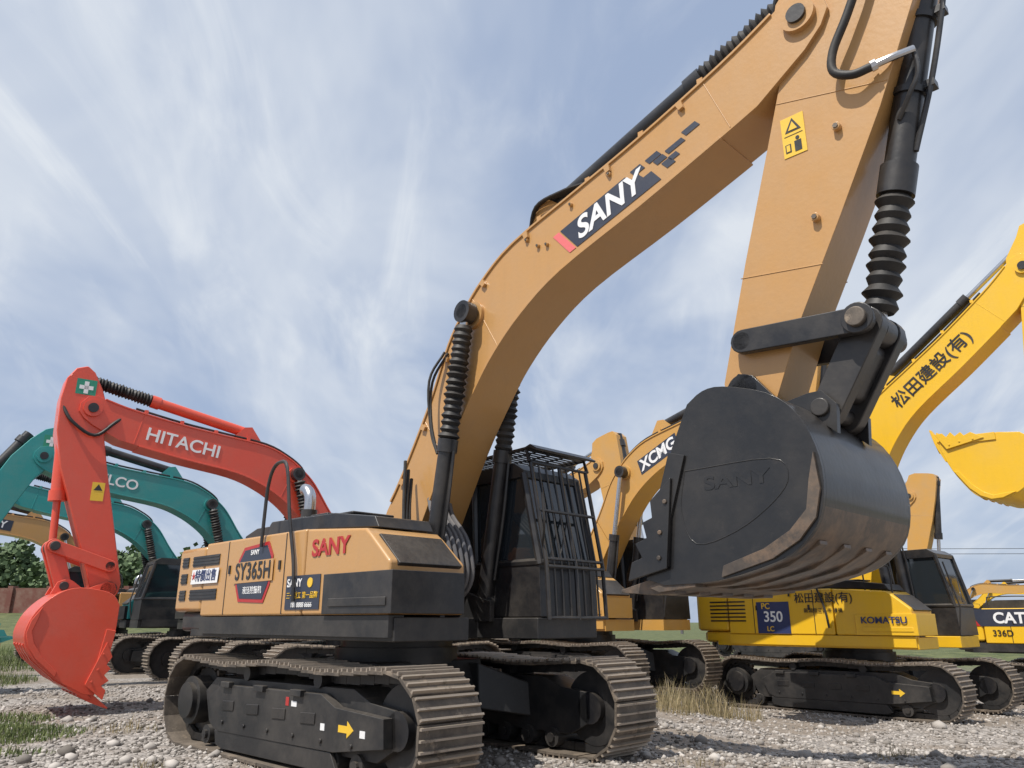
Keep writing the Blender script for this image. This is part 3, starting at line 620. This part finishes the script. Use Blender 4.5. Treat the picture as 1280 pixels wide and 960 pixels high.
def blades(name,spots,col0,col1,wd):
    V=[];F=[]
    for (cx,cy,rx,ry,nb,hmin,hmax) in spots:
        for _ in range(nb):
            a_=random.random()*6.28;rr=math.sqrt(random.random());x=cx+rx*rr*math.cos(a_);y=cy+ry*rr*math.sin(a_);h=random.uniform(hmin,hmax)*(1.15-rr*.6)
            z=gh(x,y)-.03;q=random.random()*6.28;dx,dy=math.cos(q)*wd,math.sin(q)*wd;l=random.uniform(.1,.55)*h;q2=random.random()*6.28;lx,ly=math.cos(q2)*l,math.sin(q2)*l
            k=len(V);V+=[(x-dx,y-dy,z),(x+dx,y+dy,z),(x+dx*.7+lx*.4,y+dy*.7+ly*.4,z+h*.6),(x-dx*.7+lx*.4,y-dy*.7+ly*.4,z+h*.6),(x+lx,y+ly,z+h)]
            F+=[[k,k+1,k+2,k+3],[k+3,k+2,k+4]]
    me=bpy.data.meshes.new(name);me.from_pydata(V,[],F);o=bpy.data.objects.new(name,me);scene.collection.objects.link(o)
    m,nt,b=newmat(name+"_mat");N=nt.nodes;L=nt.links;gg=N.new("ShaderNodeNewGeometry");r=N.new("ShaderNodeValToRGB");r.color_ramp.elements[0].color=(*col0,1);r.color_ramp.elements[1].color=(*col1,1);L.new(gg.outputs["Random Per Island"],r.inputs["Fac"]);L.new(r.outputs["Color"],b.inputs["Base Color"]);b.inputs["Roughness"].default_value=.7
    me.materials.append(m)
blades("grass",[(-6.9,10.9,1.3,.9,4000,.05,.17),(-7.4,10.2,.8,.5,1500,.05,.17),(-8.4,12.5,1.5,.8,1800,.05,.17),(-14,19,2.5,3,4000,.1,.35),(-19,26,5,5,7000,.2,.6),(-26,33,5,6,4000,.3,.8),(-5.6,9.4,.5,.3,150,.05,.15)],(.05,.085,.02),(.20,.23,.08),.007)
blades("dry_weeds",[(2.75,14.3,.4,.4,260,.15,.6),(3.5,14.9,.45,.4,380,.2,.75),(3.05,15.2,.5,.4,300,.25,.7),(4.2,15.2,.4,.3,220,.15,.5),(4.6,20,1.5,1.0,900,.2,.6),(2.65,7.9,.18,.1,60,.05,.2),(4.2,9.2,.3,.15,60,.05,.25),(-3.6,8.4,.2,.1,50,.05,.2),(1.9,8.6,.3,.2,60,.05,.2),(-5.2,11.2,.5,.3,150,.05,.25)],(.14,.12,.05),(.42,.33,.19),.005)
Wl=Build("boundary_wall",(0,0,0),0)
M["brick"]=paint("wall_paint",(.16,.06,.045),rough=.8,dust=.5,coat=0)
Wl.box("wall_panels",-90,-20,62,62.3,1.5,3.9,"brick")
for i in range(24):Wl.box("wall_piers",-90+3*i-.2,-90+3*i+.2,61.8,62.5,1.4,4.05,"brick")
Wl.finish({})
V=[];F=[]
def clumps(cx,cy,z0,R,Hh,nl):
    cs=[(cx+random.gauss(0,R*.5),cy+random.gauss(0,R*.45),z0+Hh*random.uniform(.2,.95),R*random.uniform(.25,.5)) for _ in range(13)]
    for c_ in cs:
        for _ in range(nl):
            d=Vector((random.gauss(0,1),random.gauss(0,1),random.gauss(0,1)));d.normalize();p=Vector(c_[:3])+d*c_[3]*random.uniform(.6,1.1)
            u=Vector((random.gauss(0,1),random.gauss(0,1),random.gauss(0,1))).normalized();w=u.orthogonal().normalized();s_=.28
            k=len(V);V.extend([tuple(p+u*s_),tuple(p+w*s_),tuple(p-u*s_),tuple(p-w*s_)]);F.append([k,k+1,k+2,k+3])
def trunk(x,y,z,h):
    k=len(V)
    for zz,r in ((z,.25),(z+h,.1)):
        for j in range(5):V.append((x+r*math.cos(j*1.257),y+r*math.sin(j*1.257),zz))
    for j in range(5):F.append([k+j,k+(j+1)%5,k+5+(j+1)%5,k+5+j])
for i in range(46):
    x=-118+i*2.6+random.uniform(-1,1);y=80+random.uniform(-5,8);hh=random.uniform(4.6,7.2)*(1 if x<-20 else .6)
    z0=2.4 if x<-26 else max(0,gh(x,y));clumps(x,y,z0,3.2,hh,85);trunk(x,y,z0,hh*.6)
me=bpy.data.meshes.new("distant_trees");me.from_pydata(V,[],F);o=bpy.data.objects.new("distant_trees",me);scene.collection.objects.link(o)
m,nt,b=newmat("foliage");N=nt.nodes;L=nt.links;gg=N.new("ShaderNodeNewGeometry");r=N.new("ShaderNodeValToRGB");r.color_ramp.elements[0].color=(.06,.095,.04,1);r.color_ramp.elements[1].color=(.13,.19,.085,1);L.new(gg.outputs["Random Per Island"],r.inputs["Fac"]);L.new(r.outputs["Color"],b.inputs["Base Color"]);b.inputs["Roughness"].default_value=.8
me.materials.append(m)
Pw=Build("power_line",(0,0,0),0)
for z in (9.5,10.1):Pw.tube("wires",[(20,95,z),(60,92,z-.5),(100,88,z+.2)],.03,"black",5,4)
for x,y in ((20,95),(100,88)):
    Pw.cyl("pole",(x,y,0),(x,y,11),.18,"hose",10);Pw.box("cross_arm",x-.9,x+.9,y-.06,y+.06,10.0,10.15,"hose")
Pw.finish({})
# ================================================================ sky & sun
S=Vector((-.36,-.38,.84)).normalized()
el=math.asin(S.z);az=math.atan2(S.x,S.y)
w=bpy.data.worlds.new("World");scene.world=w;w.use_nodes=True;nt=w.node_tree;N=nt.nodes;L=nt.links
bg=N["Background"];sky=N.new("ShaderNodeTexSky");sky.sky_type='NISHITA';sky.sun_disc=False;sky.sun_elevation=el;sky.sun_rotation=az;sky.air_density=1.0;sky.dust_density=1.5;sky.ozone_density=1.5
tc=N.new("ShaderNodeTexCoord");sp=N.new("ShaderNodeSeparateXYZ");L.new(tc.outputs["Generated"],sp.inputs[0])
mz=N.new("ShaderNodeMath");mz.operation='MAXIMUM';L.new(sp.outputs["Z"],mz.inputs[0]);mz.inputs[1].default_value=0.0
az_=N.new("ShaderNodeMath");az_.operation='ADD';L.new(mz.outputs[0],az_.inputs[0]);az_.inputs[1].default_value=.38
dv=N.new("ShaderNodeVectorMath");dv.operation='SCALE'
iv_=N.new("ShaderNodeMath");iv_.operation='DIVIDE';iv_.inputs[0].default_value=1;L.new(az_.outputs[0],iv_.inputs[1])
L.new(tc.outputs["Generated"],dv.inputs[0]);L.new(iv_.outputs[0],dv.inputs["Scale"])
def cloud(rot,sc,scale,det,dist,loc,p0,c0,p1,c1):
    mp=N.new("ShaderNodeMapping");mp.inputs["Rotation"].default_value=(0,0,rad(rot));mp.inputs["Scale"].default_value=sc;mp.inputs["Location"].default_value=loc;L.new(dv.outputs[0],mp.inputs[0])
    n=N.new("ShaderNodeTexNoise");n.inputs["Scale"].default_value=scale;n.inputs["Detail"].default_value=det;n.inputs["Roughness"].default_value=.56;n.inputs["Distortion"].default_value=dist;L.new(mp.outputs[0],n.inputs["Vector"])
    r=N.new("ShaderNodeMapRange");r.interpolation_type='SMOOTHSTEP';r.inputs["From Min"].default_value=p0;r.inputs["To Min"].default_value=c0;r.inputs["From Max"].default_value=p1;r.inputs["To Max"].default_value=c1;L.new(n.outputs["Fac"],r.inputs["Value"]);return r
ca=cloud(-38,(1.4,.75,1),1.5,5,.5,(.3,.1,0),.34,.03,.72,.80)
cb=cloud(-50,(2.7,.9,1),2.2,7,.9,(1.7,.4,0),.46,0,.78,.48)
add=N.new("ShaderNodeMath");add.operation='ADD';add.use_clamp=True;L.new(ca.outputs[0],add.inputs[0]);L.new(cb.outputs[0],add.inputs[1])
hz_=N.new("ShaderNodeMix");hz_.data_type='RGBA';hz_.inputs["Factor"].default_value=.78;L.new(sky.outputs[0],hz_.inputs["A"]);hz_.inputs["B"].default_value=(4.0,5.0,7.0,1)
mx=N.new("ShaderNodeMix");mx.data_type='RGBA';L.new(add.outputs[0],mx.inputs["Factor"]);L.new(hz_.outputs["Result"],mx.inputs["A"]);mx.inputs["B"].default_value=(7.3,7.8,8.5,1)
L.new(mx.outputs["Result"],bg.inputs["Color"]);bg.inputs["Strength"].default_value=.1
sd=bpy.data.lights.new("sun","SUN");sd.energy=4.9;sd.angle=rad(.5);sd.color=(1,.95,.87);so=bpy.data.objects.new("sun",sd);scene.collection.objects.link(so);so.rotation_euler=(-S).to_track_quat('-Z','Y').to_euler()
cd=bpy.data.cameras.new("camera");cd.sensor_width=36;cd.lens=961/1280*36;cd.clip_end=3000;co=bpy.data.objects.new("camera",cd);scene.collection.objects.link(co);co.location=(0,0,1.4);co.rotation_euler=(math.pi/2+.2997,0,0);scene.camera=co
scene.view_settings.view_transform='Standard';scene.view_settings.look='None';scene.view_settings.exposure=0
